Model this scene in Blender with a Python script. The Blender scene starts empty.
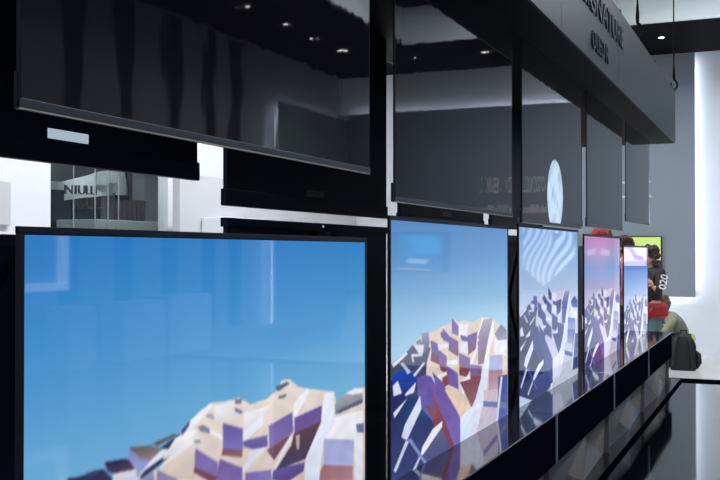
import bpy, bmesh, math, random
import numpy as np
from mathutils import Vector, Matrix
random.seed(7)
SC = bpy.context.scene
COL = SC.collection

# ------------------------------------------------------------------ camera
F = 1000.0                                   # focal length in pixels of a 720 px wide frame
TH = math.atan(425.0 / F); PITCH = 0.012     # yaw from the screen row, slight upward tilt
CZ = 1.5
cd = bpy.data.cameras.new('camera'); cam = bpy.data.objects.new('camera', cd); COL.objects.link(cam)
cd.sensor_width = 36; cd.lens = 36 * F / 720; cd.clip_start = 0.05; cd.clip_end = 200
fw = Vector((math.cos(TH) * math.cos(PITCH), math.sin(TH) * math.cos(PITCH), math.sin(PITCH)))
rt = Vector((math.sin(TH), -math.cos(TH), 0)); up = rt.cross(fw)
M3 = Matrix((rt, up, -fw)).transposed()
cam.matrix_world = Matrix.Translation((0, 0, CZ)) @ M3.to_4x4()
SC.camera = cam
SC.view_settings.view_transform = 'Standard'; SC.view_settings.look = 'None'
SC.view_settings.gamma = 1; SC.view_settings.exposure = 0.0; SC.view_settings.use_curve_mapping = False
try:
    SC.cycles.use_denoising = True
    SC.cycles.max_bounces = 8; SC.cycles.sample_clamp_indirect = 6
except Exception: pass

def ray(u, v):
    return fw + rt * ((u - 360) / F) + up * ((240 - v) / F)
def onY(u, v, Y):
    d = ray(u, v); return Vector((0, 0, CZ)) + d * (Y / d.y)
def onX(u, v, X):
    d = ray(u, v); return Vector((0, 0, CZ)) + d * (X / d.x)
def atz(u, v, z):                            # at depth z along the view axis
    return Vector((0, 0, CZ)) + ray(u, v) * z

# ------------------------------------------------------------------ materials
def lin(c):
    return tuple(((x / 255) / 12.92 if x / 255 <= .04045 else ((x / 255 + .055) / 1.055) ** 2.4) for x in c[:3])
def mat(name, rgb, rough=.5, metal=0., emit=None, es=1., noise=0., nscale=20., bump=0., bscale=60., ior=1.5, spec=.5):
    m = bpy.data.materials.new(name); m.use_nodes = True
    nt = m.node_tree; b = nt.nodes['Principled BSDF']
    c = (*lin(rgb), 1)
    b.inputs['Base Color'].default_value = c; b.inputs['Roughness'].default_value = rough
    b.inputs['Metallic'].default_value = metal; b.inputs['IOR'].default_value = ior
    b.inputs['Specular IOR Level'].default_value = spec
    if emit:
        b.inputs['Emission Color'].default_value = (*lin(emit), 1); b.inputs['Emission Strength'].default_value = es
    if noise or bump:
        tc = nt.nodes.new('ShaderNodeTexCoord')
    if noise:
        n = nt.nodes.new('ShaderNodeTexNoise'); n.inputs['Scale'].default_value = nscale; n.inputs['Detail'].default_value = 4
        nt.links.new(tc.outputs['Object'], n.inputs['Vector'])
        mx = nt.nodes.new('ShaderNodeMix'); mx.data_type = 'RGBA'
        mx.inputs[6].default_value = tuple(x * (1 - noise) for x in c[:3]) + (1,)
        mx.inputs[7].default_value = tuple(min(1, x * (1 + noise)) for x in c[:3]) + (1,)
        nt.links.new(n.outputs['Fac'], mx.inputs[0]); nt.links.new(mx.outputs[2], b.inputs['Base Color'])
    if bump:
        n2 = nt.nodes.new('ShaderNodeTexNoise'); n2.inputs['Scale'].default_value = bscale
        nt.links.new(tc.outputs['Object'], n2.inputs['Vector'])
        bp = nt.nodes.new('ShaderNodeBump'); bp.inputs['Strength'].default_value = 1; bp.inputs['Distance'].default_value = bump
        nt.links.new(n2.outputs['Fac'], bp.inputs['Height']); nt.links.new(bp.outputs['Normal'], b.inputs['Normal'])
    return m
def glass_screen(name, emission, ripple=0.0):
    m = bpy.data.materials.new(name); m.use_nodes = True
    nt = m.node_tree; b = nt.nodes['Principled BSDF']
    b.inputs['Base Color'].default_value = (.004, .004, .006, 1); b.inputs['Roughness'].default_value = .03
    if emission:
        a = nt.nodes.new('ShaderNodeAttribute'); a.attribute_name = 'pix'
        nt.links.new(a.outputs['Color'], b.inputs['Emission Color']); b.inputs['Emission Strength'].default_value = 1
    if ripple:                               # thin roll-up panels are never quite flat
        tc = nt.nodes.new('ShaderNodeTexCoord'); mp = nt.nodes.new('ShaderNodeMapping')
        mp.inputs['Scale'].default_value = (7, 7, 2.2); mp.inputs['Rotation'].default_value = (0, .5, 0)
        n = nt.nodes.new('ShaderNodeTexNoise'); n.inputs['Scale'].default_value = 1.0; n.inputs['Detail'].default_value = 2
        bp = nt.nodes.new('ShaderNodeBump'); bp.inputs['Strength'].default_value = 1; bp.inputs['Distance'].default_value = ripple
        nt.links.new(tc.outputs['Object'], mp.inputs['Vector']); nt.links.new(mp.outputs['Vector'], n.inputs['Vector'])
        nt.links.new(n.outputs['Fac'], bp.inputs['Height']); nt.links.new(bp.outputs['Normal'], b.inputs['Normal'])
    return m

M = dict(
    blackgloss=mat('black_gloss', (10, 14, 28), .6, noise=.2, nscale=3, spec=0.),
    blackframe=mat('black_frame', (20, 24, 38), .4, spec=.2),
    barcream=mat('bar_cream', (190, 184, 168), .5),
    barmetal=mat('bar_metal', (70, 76, 86), .35, .6, bump=.0002, bscale=200),
    aluminium=mat('aluminium', (112, 122, 132), .45, .1, bump=.0002, bscale=150),
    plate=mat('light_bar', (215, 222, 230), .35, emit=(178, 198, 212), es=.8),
    fascia=mat('fascia_metal', (27, 42, 50), .45, .12, noise=.06, nscale=2),
    soffit=mat('soffit_black', (14, 15, 22), .6, spec=.12, noise=.1, nscale=5),
    letter=mat('letter_dark', (12, 15, 24), .5),
    letterside=mat('letter_side', (52, 56, 68), .5),  # paler copy of the letter colour, light painted onto the sides
    worktop=mat('worktop_gloss', (34, 38, 48), .07, .0, ior=1.75, noise=.1, nscale=4),
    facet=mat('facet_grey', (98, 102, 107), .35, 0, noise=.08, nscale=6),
    facetwarm=mat('facet_warm', (148, 138, 128), .4, 0, noise=.08, nscale=6),  # lit copy of the facet grey, light put into its colour
    floor=mat('floor_gloss', (12, 14, 18), .06, noise=.15, nscale=2, ior=1.6),
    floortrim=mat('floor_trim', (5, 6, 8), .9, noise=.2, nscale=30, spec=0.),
    whitefloor=mat('white_floor', (205, 205, 202), .25, noise=.03, nscale=3),
    whitewall=mat('white_wall', (216, 220, 227), .7, noise=.02, nscale=3),
    softwall=mat('soft_wall', (190, 192, 197), .7, noise=.02, nscale=3),
    greywall=mat('grey_wall', (152, 156, 166), .7, noise=.03, nscale=2),
    darkwall=mat('dark_wall', (52, 54, 60), .6, noise=.1, nscale=2),
    panel=mat('panel_grey', (130, 140, 151), .55, noise=.03, nscale=2),
    panelglyph=mat('panel_letter', (205, 207, 204), .6),
    soffitroom=mat('soffit_room', (9, 9, 13), .8, spec=.1, noise=.06, nscale=4),
    bulkhead=mat('bulkhead_white', (212, 220, 222), .8, noise=.02, nscale=2),
    led=mat('led_light', (255, 255, 255), .5, emit=(236, 243, 255), es=24),
    ledback=mat('wash_light', (255, 255, 255), .5, emit=(250, 252, 255), es=108),
    lampdisc=mat('lamp_disc', (255, 255, 255), .5, emit=(255, 248, 236), es=9),
    lampwide=mat('lamp_wide', (255, 255, 255), .5, emit=(240, 246, 255), es=22),
    framelight=mat('frame_light', (255, 255, 255), .5, emit=(240, 245, 255), es=1.3),
    lampring=mat('lamp_ring', (40, 40, 44), .4),
    cable=mat('cable_black', (7, 8, 11), .6, spec=.1),
    indicator=mat('indicator_light', (230, 235, 240), .4, emit=(225, 230, 235), es=.8),
    glass=None,
    steel=mat('mullion_steel', (170, 180, 185), .3, .5),
    bandwhite=mat('band_white', (176, 186, 190), .5, noise=.05, nscale=6),
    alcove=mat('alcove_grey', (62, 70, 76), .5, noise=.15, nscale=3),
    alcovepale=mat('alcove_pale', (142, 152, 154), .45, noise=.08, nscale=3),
    slat=mat('slat_brown', (52, 44, 46), .45, noise=.2, nscale=30),
    slatdark=mat('slat_dark', (16, 16, 20), .5),
    bluecard=mat('blue_card', (28, 66, 98), .5), bluezig=mat('zigzag_pale', (168, 205, 222), .5),
    screen=glass_screen('lit_screen', True), screenoff=glass_screen('dark_screen', True, .0006),
    backgloss=mat('back_gloss', (34, 42, 66), .45, spec=.12, noise=.2, nscale=4),
    tvframe=mat('tv_frame', (10, 10, 12), .35),
    skin=mat('skin', (205, 158, 132), .55, noise=.06, nscale=40),
    hairdark=mat('hair_dark', (58, 40, 36), .6, bump=.004, bscale=60),
    hairbrown=mat('hair_brown', (96, 74, 56), .6, bump=.004, bscale=60),
    jacket=mat('jacket_black', (24, 25, 31), .6, bump=.003, bscale=25),
    jacketnavy=mat('jacket_navy', (36, 38, 58), .6, bump=.003, bscale=25),
    olive=mat('jacket_olive', (140, 142, 118), .75, bump=.004, bscale=22),
    red=mat('red_cloth', (168, 30, 34), .7, bump=.003, bscale=25),
    teal=mat('trousers_teal', (92, 112, 120), .7, bump=.003, bscale=25),
    trousers=mat('trousers_dark', (34, 38, 52), .7, bump=.003, bscale=25),
    lime=mat('lime_cloth', (178, 205, 96), .6),
    pinkcloth=mat('pink_cloth', (196, 120, 130), .7, bump=.003, bscale=25),
    white=mat('white_print', (232, 232, 230), .6),
    eye=mat('eye_dark', (25, 20, 20), .3), lip=mat('lip', (165, 92, 86), .5),
    shoe=mat('shoe_dark', (28, 28, 32), .5),
    pack=mat('backpack_black', (22, 22, 23), .6, bump=.002, bscale=60),
    packtrim=mat('backpack_trim', (70, 70, 68), .5),
)
g = bpy.data.materials.new('clear_glass'); g.use_nodes = True
b = g.node_tree.nodes['Principled BSDF']
b.inputs['Base Color'].default_value = (.9, .97, .95, 1); b.inputs['Transmission Weight'].default_value = 1
b.inputs['Roughness'].default_value = 0; b.inputs['IOR'].default_value = 1.45
M['glass'] = g

# ------------------------------------------------------------------ mesh helpers
class MB:
    def __init__(s): s.bm = bmesh.new()
    def box(s, a, b, bevel=0.):
        t = bmesh.new(); bmesh.ops.create_cube(t, size=1)
        a = Vector(a); b = Vector(b); d = b - a; c = (a + b) / 2
        for v in t.verts: v.co = Vector((v.co.x * d.x, v.co.y * d.y, v.co.z * d.z)) + c
        if bevel: bmesh.ops.bevel(t, geom=t.edges[:], offset=bevel, segments=2, profile=.6, affect='EDGES')
        s.merge(t); return s
    def merge(s, t):
        me = bpy.data.meshes.new('t'); t.to_mesh(me); t.free(); s.bm.from_mesh(me); bpy.data.meshes.remove(me)
    def tube(s, pts, r, n=10, caps=True):
        pts = [Vector(p) for p in pts]; rings = []
        rs = r if isinstance(r, (list, tuple)) else [r] * len(pts)
        ref = None
        for i, p in enumerate(pts):
            t = (pts[min(i + 1, len(pts) - 1)] - pts[max(i - 1, 0)]).normalized()
            if ref is None:
                ref = Vector((0, 0, 1)) if abs(t.z) < .9 else Vector((1, 0, 0))
            x = t.cross(ref).normalized(); y = x.cross(t).normalized(); ref = y
            rings.append([s.bm.verts.new(p + (x * math.cos(2 * math.pi * k / n) + y * math.sin(2 * math.pi * k / n)) * rs[i]) for k in range(n)])
        for a, b in zip(rings, rings[1:]):
            for k in range(n):
                s.bm.faces.new((a[k], a[(k + 1) % n], b[(k + 1) % n], b[k]))
        if caps:
            s.bm.faces.new(rings[0]); s.bm.faces.new(rings[-1])
        return s
    def poly(s, pts):
        s.bm.faces.new([s.bm.verts.new(p) for p in pts]); return s
    def prism(s, pts, off):                  # outline extruded by a vector
        off = Vector(off)
        a = [s.bm.verts.new(p) for p in pts]; b = [s.bm.verts.new(Vector(p) + off) for p in pts]
        n = len(a); s.bm.faces.new(a); s.bm.faces.new(b[::-1])
        for k in range(n): s.bm.faces.new((a[k], b[k], b[(k + 1) % n], a[(k + 1) % n]))
        return s
    def ball(s, c, r, sc=(1, 1, 1), seg=16, rot=None):
        t = bmesh.new(); bmesh.ops.create_uvsphere(t, u_segments=seg, v_segments=seg // 2 + 2, radius=r)
        for v in t.verts:
            p = Vector((v.co.x * sc[0], v.co.y * sc[1], v.co.z * sc[2]))
            if rot: p = rot @ p
            v.co = p + Vector(c)
        s.merge(t); return s
    def obj(s, name, m, parent=None, origin=None, smooth=False):
        bmesh.ops.recalc_face_normals(s.bm, faces=s.bm.faces[:])
        me = bpy.data.meshes.new(name)
        if origin is not None:
            for v in s.bm.verts: v.co -= Vector(origin)
        s.bm.to_mesh(me); s.bm.free()
        if smooth:
            for p in me.polygons: p.use_smooth = True
        me.materials.append(m)
        return link(name, me, parent, origin)
def link(name, me, parent=None, origin=None):
    o = bpy.data.objects.new(name, me); COL.objects.link(o)
    if parent is not None: o.parent = parent
    elif origin is not None: o.location = origin
    return o
def thing(name, label, cat, loc=(0, 0, 0), group=None, rz=0):
    o = bpy.data.objects.new(name, None); COL.objects.link(o); o.empty_display_size = .1
    o.location = loc; o.rotation_euler = (0, 0, rz)
    return tag(o, label, cat, group)
def tag(o, label, cat, group=None):
    o['label'] = label; o['category'] = cat
    if group: o['group'] = group
    return o
def struct(o):
    o['kind'] = 'structure'; return o
def copy_tree(o, parent=None):
    c = o.copy(); COL.objects.link(c)
    if parent is not None: c.parent = parent
    for ch in list(o.children): copy_tree(ch, c)
    return c
def text_mesh(txt, width, height, depth, shear=0.):
    cu = bpy.data.curves.new('txt', 'FONT'); cu.body = txt; cu.size = 1; cu.extrude = .02
    o = bpy.data.objects.new('txt', cu); COL.objects.link(o)
    bpy.context.view_layer.update()
    dg = bpy.context.evaluated_depsgraph_get()
    me = bpy.data.meshes.new_from_object(o.evaluated_get(dg))
    bpy.data.objects.remove(o); bpy.data.curves.remove(cu)
    co = np.empty(len(me.vertices) * 3, 'f'); me.vertices.foreach_get('co', co); co = co.reshape(-1, 3)
    lo, hi = co.min(0), co.max(0)
    co = (co - lo) / np.maximum(hi - lo, 1e-6) * np.array([width, height, depth], 'f')
    co[:, 0] += shear * co[:, 1]
    return me, co
def place_text(name, txt, width, height, depth, fn, m, parent, side=None):
    me, co = text_mesh(txt, width, height, depth)
    co = np.array([fn(*p) for p in co], 'f')
    me.vertices.foreach_set('co', co.ravel()); me.update()
    me.materials.clear(); me.materials.append(m)
    if side:
        me.materials.append(side)
        for p in me.polygons: p.material_index = int(abs(p.normal.y) < .6 and p.normal.x < -.2)
    return link(name, me, parent)

# ------------------------------------------------------------------ screen pictures (colours per grid point)
def fill(img, S, V, poly, c0, c1=None):
    P = np.array(poly, float)
    inside = np.zeros(S.shape, bool)
    n = len(P)
    for i in range(n):
        x0, y0 = P[i]; x1, y1 = P[(i + 1) % n]
        if y0 == y1: continue
        cond = (V > min(y0, y1)) & (V <= max(y0, y1))
        xi = x0 + (V - y0) * (x1 - x0) / (y1 - y0)
        inside ^= cond & (S < xi)
    if not inside.any(): return
    c0 = np.array(c0, float); c1 = c0 if c1 is None else np.array(c1, float)
    t = np.clip((V[inside] - P[:, 1].min()) / max(1e-6, P[:, 1].max() - P[:, 1].min()), 0, 1)[:, None]
    img[inside] = c0 * (1 - t) + c1 * t
def ramp(stops, v):
    xs = [a for a, _ in stops]; cs = np.array([c for _, c in stops], float)
    return np.stack([np.interp(v, xs, cs[:, k]) for k in range(3)], -1)
def tolin(img):
    x = np.clip(img / 255., 0, 1)
    return np.where(x <= .04045, x / 12.92, ((x + .055) / 1.055) ** 2.4)
def grid_picture(name, w, h, nx, ny, draw, fn, m, parent, vmax):
    """draw(img,S,V) paints sRGB into a supersampled array; the result becomes colours on a grid of points."""
    k = 2
    s = (np.arange(nx * k) + .5) / (nx * k); v = (np.arange(ny * k) + .5) / (ny * k) * vmax
    S, V = np.meshgrid(s, v)
    img = np.zeros(S.shape + (3,)); draw(img, S, V)
    img = tolin(img).reshape(ny, k, nx, k, 3).mean((1, 3))
    xs = np.linspace(0, w, nx); zs = np.linspace(h, 0, ny)
    X, Z = np.meshgrid(xs, zs)
    co = fn(X.ravel(), Z.ravel()).astype('f')
    idx = np.arange(nx * ny).reshape(ny, nx)
    q = np.stack([idx[1:, :-1], idx[1:, 1:], idx[:-1, 1:], idx[:-1, :-1]], -1).reshape(-1, 4)
    me = bpy.data.meshes.new(name)
    me.vertices.add(nx * ny); me.vertices.foreach_set('co', co.ravel())
    me.loops.add(q.size); me.loops.foreach_set('vertex_index', q.ravel().astype('i'))
    me.polygons.add(len(q)); me.polygons.foreach_set('loop_start', np.arange(0, q.size, 4, dtype='i'))
    me.update(calc_edges=True); me.validate()
    a = me.color_attributes.new('pix', 'FLOAT_COLOR', 'POINT')
    rgba = np.ones((nx * ny, 4), 'f'); rgba[:, :3] = img.reshape(-1, 3)
    a.data.foreach_set('color', rgba.ravel())
    me.materials.append(m)
    return link(name, me, parent)

# drawing of the fin-covered mountain: (outline, colour, colour at its foot)
def A(ox, oy, k, pts): return [(ox + x / k, oy + y / k) for x, y in pts]
C2 = lambda *p: A(220, 370, 4.3625, p)
C1 = lambda *p: A(80, 370, 4.3625, p)
TAN = (218, 202, 190); WHT = (226, 231, 245); PUR = (108, 92, 160); RED = (118, 70, 88); NAV = (32, 38, 78); LIL = (150, 160, 212)
PICA = [
 ([(150,490),(170,452),(190,424),(200,413),(212,404),(222,403),(238,400),(240,398),(252,405),(268,400),(278,392),(284,381),(292,380),(300,387),(309,389),(337,392),(340,410),(352,392),(365,388),(372,388),(372,485),(60,485)], (230,218,208), (196,172,164)),
 (C1((-60,480),(0,475),(60,445),(100,440),(140,480),(140,520),(-60,520)), NAV, (50,50,95)),
 (C1((105,410),(195,393),(250,405),(245,440),(150,462),(120,450)), (30,36,70), (88,60,92)),
 (C1((145,460),(245,438),(252,480),(252,520),(140,520)), (212,214,228), (190,190,215)),
 (C1((215,345),(310,335),(360,350),(312,400),(265,392)), (92,80,88), (150,130,125)),
 (C1((215,345),(265,392),(312,400),(268,475),(216,402)), (120,125,190), (150,165,220)),
 (C1((480,230),(575,150),(582,168),(490,262),(400,345),(270,490),(250,480),(310,400),(440,278)), (236,240,250), (205,215,235)),
 (C1((290,440),(412,352),(402,375),(268,485),(262,470)), NAV, (52,58,100)),
 (C1((350,350),(440,280),(440,296),(388,350)), (48,52,88)),
 (C1((318,325),(420,283),(425,290),(340,338)), (92,84,92)),
 (C1((445,270),(485,225),(480,248),(447,297)), (62,72,112)),
 (C1((370,420),(500,345),(508,400),(500,480),(340,480)), (220,205,196), (205,185,175)),
 (C1((440,330),(520,290),(530,300),(400,400),(340,440),(380,400)), (225,226,236)),
 (C1((518,250),(545,245),(582,265),(575,282),(530,272)), (120,130,160)),
 (C1((550,200),(580,195),(600,212),(590,220),(560,212)), (165,165,182)),
 (C1((500,310),(525,305),(535,320),(510,328)), (150,150,165)),
 (C1((340,440),(430,480),(430,530),(330,530)), (128,116,166), (150,140,190)),
 (C1((508,345),(608,405),(608,470),(505,425)), (118,96,176), (128,105,180)),
 (C1((505,425),(608,470),(590,500),(500,450)), RED),
 (C1((570,260),(650,300),(650,320),(575,282)), (232,234,242)),
 (C2((-20,165),(60,140),(112,190),(60,235),(-20,225)), (236,236,242), (218,208,204)),
 (C2((112,190),(190,168),(235,150),(150,262),(108,285)), (234,234,242), (214,206,204)),
 (C2((150,335),(215,340),(130,440),(105,432)), (228,226,234), (206,196,196)),
 (C1((-20,478),(60,446),(100,441),(60,470)), (52,58,98)),
 (C1((420,300),(505,262),(520,275),(400,380),(360,400)), (238,240,248), (222,214,212)),
 (C2((20,235),(107,258),(107,352),(70,358),(20,345)), (98,84,168), (122,110,190)),
 (C2((20,345),(107,352),(104,385),(12,375)), RED, (150,110,110)),
 (C2((107,280),(195,195),(197,238),(110,322)), WHT),
 (C2((105,455),(215,325),(185,338),(107,422)), (215,220,238)),
 (C2((110,312),(215,285),(217,335),(150,348),(110,335)), (108,90,170), (90,75,150)),
 (C2((222,245),(325,185),(330,270),(225,342)), (102,88,168), (120,98,176)),
 (C2((225,342),(325,275),(245,395),(213,352)), (128,74,92), (88,60,80)),
 (C2((330,150),(390,80),(402,95),(335,215)), (232,236,246)),
 (C2((335,210),(455,155),(452,227),(335,277)), (96,76,158), (108,80,150)),
 (C2((333,277),(452,225),(382,388),(250,440),(320,330)), (92,58,72), (58,56,88)),
 (C2((340,288),(358,280),(356,345),(345,345)), (186,160,160)),
 (C2((318,282),(325,300),(247,435),(230,455)), (215,222,240)),
 (C2((240,437),(380,400),(375,440),(300,490),(238,480)), (94,76,160), (80,62,130)),
 (C2((465,105),(508,98),(510,250),(462,305),(440,490),(378,490),(385,385),(452,230)), (230,235,248), (205,214,240)),
 (C2((510,205),(634,175),(634,480),(600,480),(597,302),(465,298),(505,245)), (236,236,242), (205,208,225)),
 (C2((465,300),(597,303),(590,415),(462,412)), LIL, (168,172,222)),
 (C2((462,412),(590,415),(592,530),(442,530),(448,440)), (150,96,112), (186,140,142)),
 (C2((512,150),(560,100),(634,70),(634,145),(515,195)), (172,172,182), (120,125,148)),
 (C2((560,102),(600,80),(634,80),(634,100),(590,108)), (232,234,240)),
 (C2((520,180),(634,125),(634,140),(530,190)), (84,90,112)),
 (C2((250,78),(300,55),(315,62),(262,97)), (86,96,124)),
 (C2((262,118),(305,105),(290,125),(265,128)), (98,104,128)),
 (C2((75,132),(105,130),(100,150),(72,152)), (110,115,135)),
 (C2((70,165),(108,185),(100,196),(75,186)), (120,120,138)),
 (C2((160,180),(205,165),(190,185),(165,190)), (236,238,246)),
 (C2((605,235),(640,230),(640,272),(610,270)), (98,112,160)),
 (C2((5,390),(105,428),(105,490),(-10,490)), (108,84,160), (120,100,172)),
 (C2((118,450),(232,435),(236,490),(118,490)), (112,96,172), (130,112,184)),
]
D3 = lambda *p: A(385, 300, 5.33, p)
D4 = lambda *p: A(445, 300, 5.33, p)
D5 = lambda *p: A(385, 380, 4.8, p)
D6 = lambda *p: A(445, 380, 4.8, p)
PICB = [
 (D3((30,345),(60,330),(120,275),(165,225),(200,185),(260,170),(310,140),(345,130),(372,90)) + D4((40,95),(78,120),(100,110),(150,120),(205,90),(262,98),(300,140),(335,160),(345,900)) + [(385, 480)], TAN, (205,185,172)),
 (D3((30,345),(120,275),(150,240),(215,235),(245,260),(225,330),(215,480),(150,470),(30,420)), (84,88,112), (40,44,88)),
 (D3((195,180),(235,175),(240,235),(215,290),(200,240)), (140,146,182), (98,100,140)),
 (D3((165,225),(190,210),(205,235),(170,245)), (128,132,160)),
 (D5((-10,0),(230,0),(300,200),(345,360),(300,420),(200,500),(-10,500)), (30,36,88), (60,68,120)),
 (D3((35,410),(100,370),(170,395),(165,440),(120,480),(35,480)), (12,62,172), (18,50,140)),
 (D3((150,240),(210,240),(205,285),(180,285)), (206,212,226)),
 (D3((35,345),(115,278),(122,290),(45,362)), (214,220,232)),
 (D3((140,290),(200,285),(202,300),(150,305),(158,335),(146,330)), (200,206,222)),
 (D3((80,340),(96,335),(140,385),(120,398),(108,375)), (182,190,215)),
 (D3((150,400),(210,330),(214,340),(160,412)), (205,210,226)),
 # tall central fins and their shaded undersides
 (D3((245,215),(285,235),(292,300),(250,280)), (112,96,176), (104,84,156)),
 (D3((250,280),(292,300),(292,345),(245,325)), (120,62,84)),
 (D3((310,150),(345,190),(345,228),(312,215)), (108,88,168)),
 (D3((290,268),(332,300),(335,372),(292,345)), (110,92,170), (120,88,140)),
 (D3((292,345),(335,370),(335,400),(300,375)), (126,62,74)),
 (D3((282,240),(340,232),(345,250),(290,268)), (226,228,238)),
 (D3((345,200),(373,222),(373,290),(343,268)), (104,86,168), (118,78,110)),
 (D4((40,95),(76,140),(76,192),(40,178)), (112,92,170), (124,104,178)),
 (D4((76,130),(130,130),(118,185),(80,200)), (228,228,236)),
 (D4((25,192),(75,222),(75,302),(25,268)), (112,90,166), (122,72,98)),
 (D4((-20,170),(25,190),(25,215),(-20,200)), (110,84,150)),
 (D4((85,185),(128,200),(126,222),(92,215)), (96,76,150)),
 (D4((80,230),(125,222),(130,285),(85,280)), (225,222,228)),
 (D4((125,190),(178,168),(168,262),(128,292)), (104,86,164), (118,72,100)),
 (D4((178,190),(206,90),(214,112),(188,190)), (230,234,244)),
 (D4((210,105),(262,98),(240,190),(190,215),(180,200)), (172,165,172), (136,118,150)),
 (D4((180,222),(242,180),(232,330),(182,345)), (134,120,168), (126,96,120)),
 (D4((78,280),(138,310),(138,372),(80,350)), (114,92,168), (120,80,120)),
 (D4((80,350),(138,372),(120,410),(80,400)), (132,66,76)),
 (D4((135,340),(180,235),(182,250),(150,345)), (228,230,240)),
 (D4((138,342),(202,350),(198,402),(140,402)), (116,96,176), (124,84,130)),
 (D4((140,402),(198,402),(180,470),(140,480)), (134,66,78), (100,52,74)),
 (D4((12,350),(72,390),(76,475),(18,450)), (104,86,168), (112,88,150)),
 (D4((18,320),(75,322),(72,342),(10,345)), (226,228,238)),
 (D4((80,450),(135,390),(140,470),(100,500)), (226,228,240)),
 (D4((-10,400),(20,380),(22,450),(-10,470)), (140,66,76)),
 (D3((250,420),(330,380),(335,398),(258,445)), (226,230,242)),
 (D4((262,100),(270,190),(244,250),(238,372),(215,560),(120,700),(60,900),(70,760),(150,560),(205,372),(238,200)), (230,235,248), (205,215,240)),
 (D4((244,295),(312,290),(312,370),(240,376)), (156,160,200), (170,170,214)),
 (D4((240,376),(312,370),(310,480),(235,500)), (170,124,140), (192,165,178)),
 (D4((268,200),(290,215),(335,210),(335,300),(315,290),(270,290)), (226,228,236)),
 (D4((270,180),(305,130),(335,160),(335,210),(290,215)), (104,110,136), (150,152,172)),
 # near fins at the foot
 (D3((170,415),(220,400),(250,410),(280,470),(300,560),(330,640),(320,740),(250,640),(180,560)), (96,78,158), (110,84,156)),
 (D3((230,430),(290,470),(330,560),(345,680),(300,640)), (112,88,160)),
 (D5((180,110),(240,140),(290,200),(325,300),(335,360),(290,330),(250,210)), (136,62,68), (118,60,84)),
 (D6((-60,-40),(-10,10),(75,175),(78,330),(60,345),(0,190)), (108,84,158), (118,96,176)),
 (D6((-60,60),(0,190),(60,345),(0,365),(-50,250)), (140,66,66), (112,60,84)),
 (D6((0,45),(50,60),(130,130),(75,172)), (222,200,176)),
 (D6((75,10),(180,-20),(150,90),(132,130)), (120,62,80), (150,96,106)),
 (D6((190,50),(262,40),(255,220),(150,270),(190,110)), (206,188,196), (190,180,205)),
 (D6((262,-20),(305,-30),(305,190),(255,215)), (58,70,140), (84,96,166)),
 (D6((185,98),(300,105),(300,132),(188,125)), (112,116,168)),
 (D6((272,-20),(282,-20),(258,210),(248,205)), (200,208,232)),
 (D6((140,120),(190,105),(150,270),(76,315),(78,175)), (222,228,246), (205,214,240)),
 (D5((170,75),(176,140),(105,290),(78,275),(95,215)), (226,230,244), (206,212,232)),
 (D5((110,85),(45,185),(38,160)), (214,220,236)),
 (D5((278,195),(276,225),(185,355),(168,370),(180,320),(230,235)), (230,232,244)),
 (D5((276,228),(310,310),(330,350),(210,420),(185,358)), (96,88,132), (70,76,126)),
 (D5((100,290),(115,295),(50,445),(40,435)), (196,206,230)),
 (D5((165,365),(172,372),(125,475),(115,468)), (190,200,226)),
 (D5((108,285),(125,280),(210,405),(200,415)), (120,140,192)),
 (D5((36,30),(60,5),(82,65),(40,80)), (214,220,236)),
 (D5((95,70),(150,10),(140,60),(100,78)), (210,214,232)),
]
def conv(pl, L, off, dv=0.):
    out = []
    for it in pl:
        q = [(((1 / (785. - x)) - L) / .00109, (y - 252.) / (785. - x) + off + dv) for x, y in it[0]]
        out.append((q,) + tuple(it[1:]))
    return out
PA = conv(PICA, .001307, .029, -.0085); PB = conv(PICB, .002532, .083, -.002)
def recolour(pl, f): return [(p[0],) + tuple(f(np.array(c, float)) for c in p[1:]) for p in pl]
def cool(k, warm=0.):
    def f(c):
        r, g_, b_ = c
        lum = .3 * r + .55 * g_ + .15 * b_
        if lum > 165: t = np.array([lum * .93, lum * .96, min(255, lum * 1.06)])
        elif lum > 95: t = np.array([50, 64, 132]) * (lum / 110.)
        else: t = np.array([30, 44, 98]) * (lum / 70.)
        return c * (1 - k) + t * k + np.array([warm, 0, warm * .6])
    return f
def mountain(sky, polys, dv=0., soft=2):
    def draw(img, S, V):
        img[:] = ramp(sky, V)
        img[:] += ((S - .5) * 8)[..., None] * np.array([1, .8, .4])
        for p in polys:
            fill(img, S, V, [(x, y + dv) for x, y in p[0]], *p[1:])
        # uneven tone of the printed cliffs, then soften
        tone = 1 + .03 * np.sin(S * 57 + 3 * np.sin(V * 31)) * np.sin(V * 83 + 2 * np.sin(S * 23))
        msk = (np.abs(img - ramp(sky, V)).sum(-1) > 30)
        img[msk] *= tone[msk][:, None]
        for _ in range(soft):
            img[1:-1] = (img[:-2] + 2 * img[1:-1] + img[2:]) / 4
            img[:, 1:-1] = (img[:, :-2] + 2 * img[:, 1:-1] + img[:, 2:]) / 4
    return draw

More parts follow.
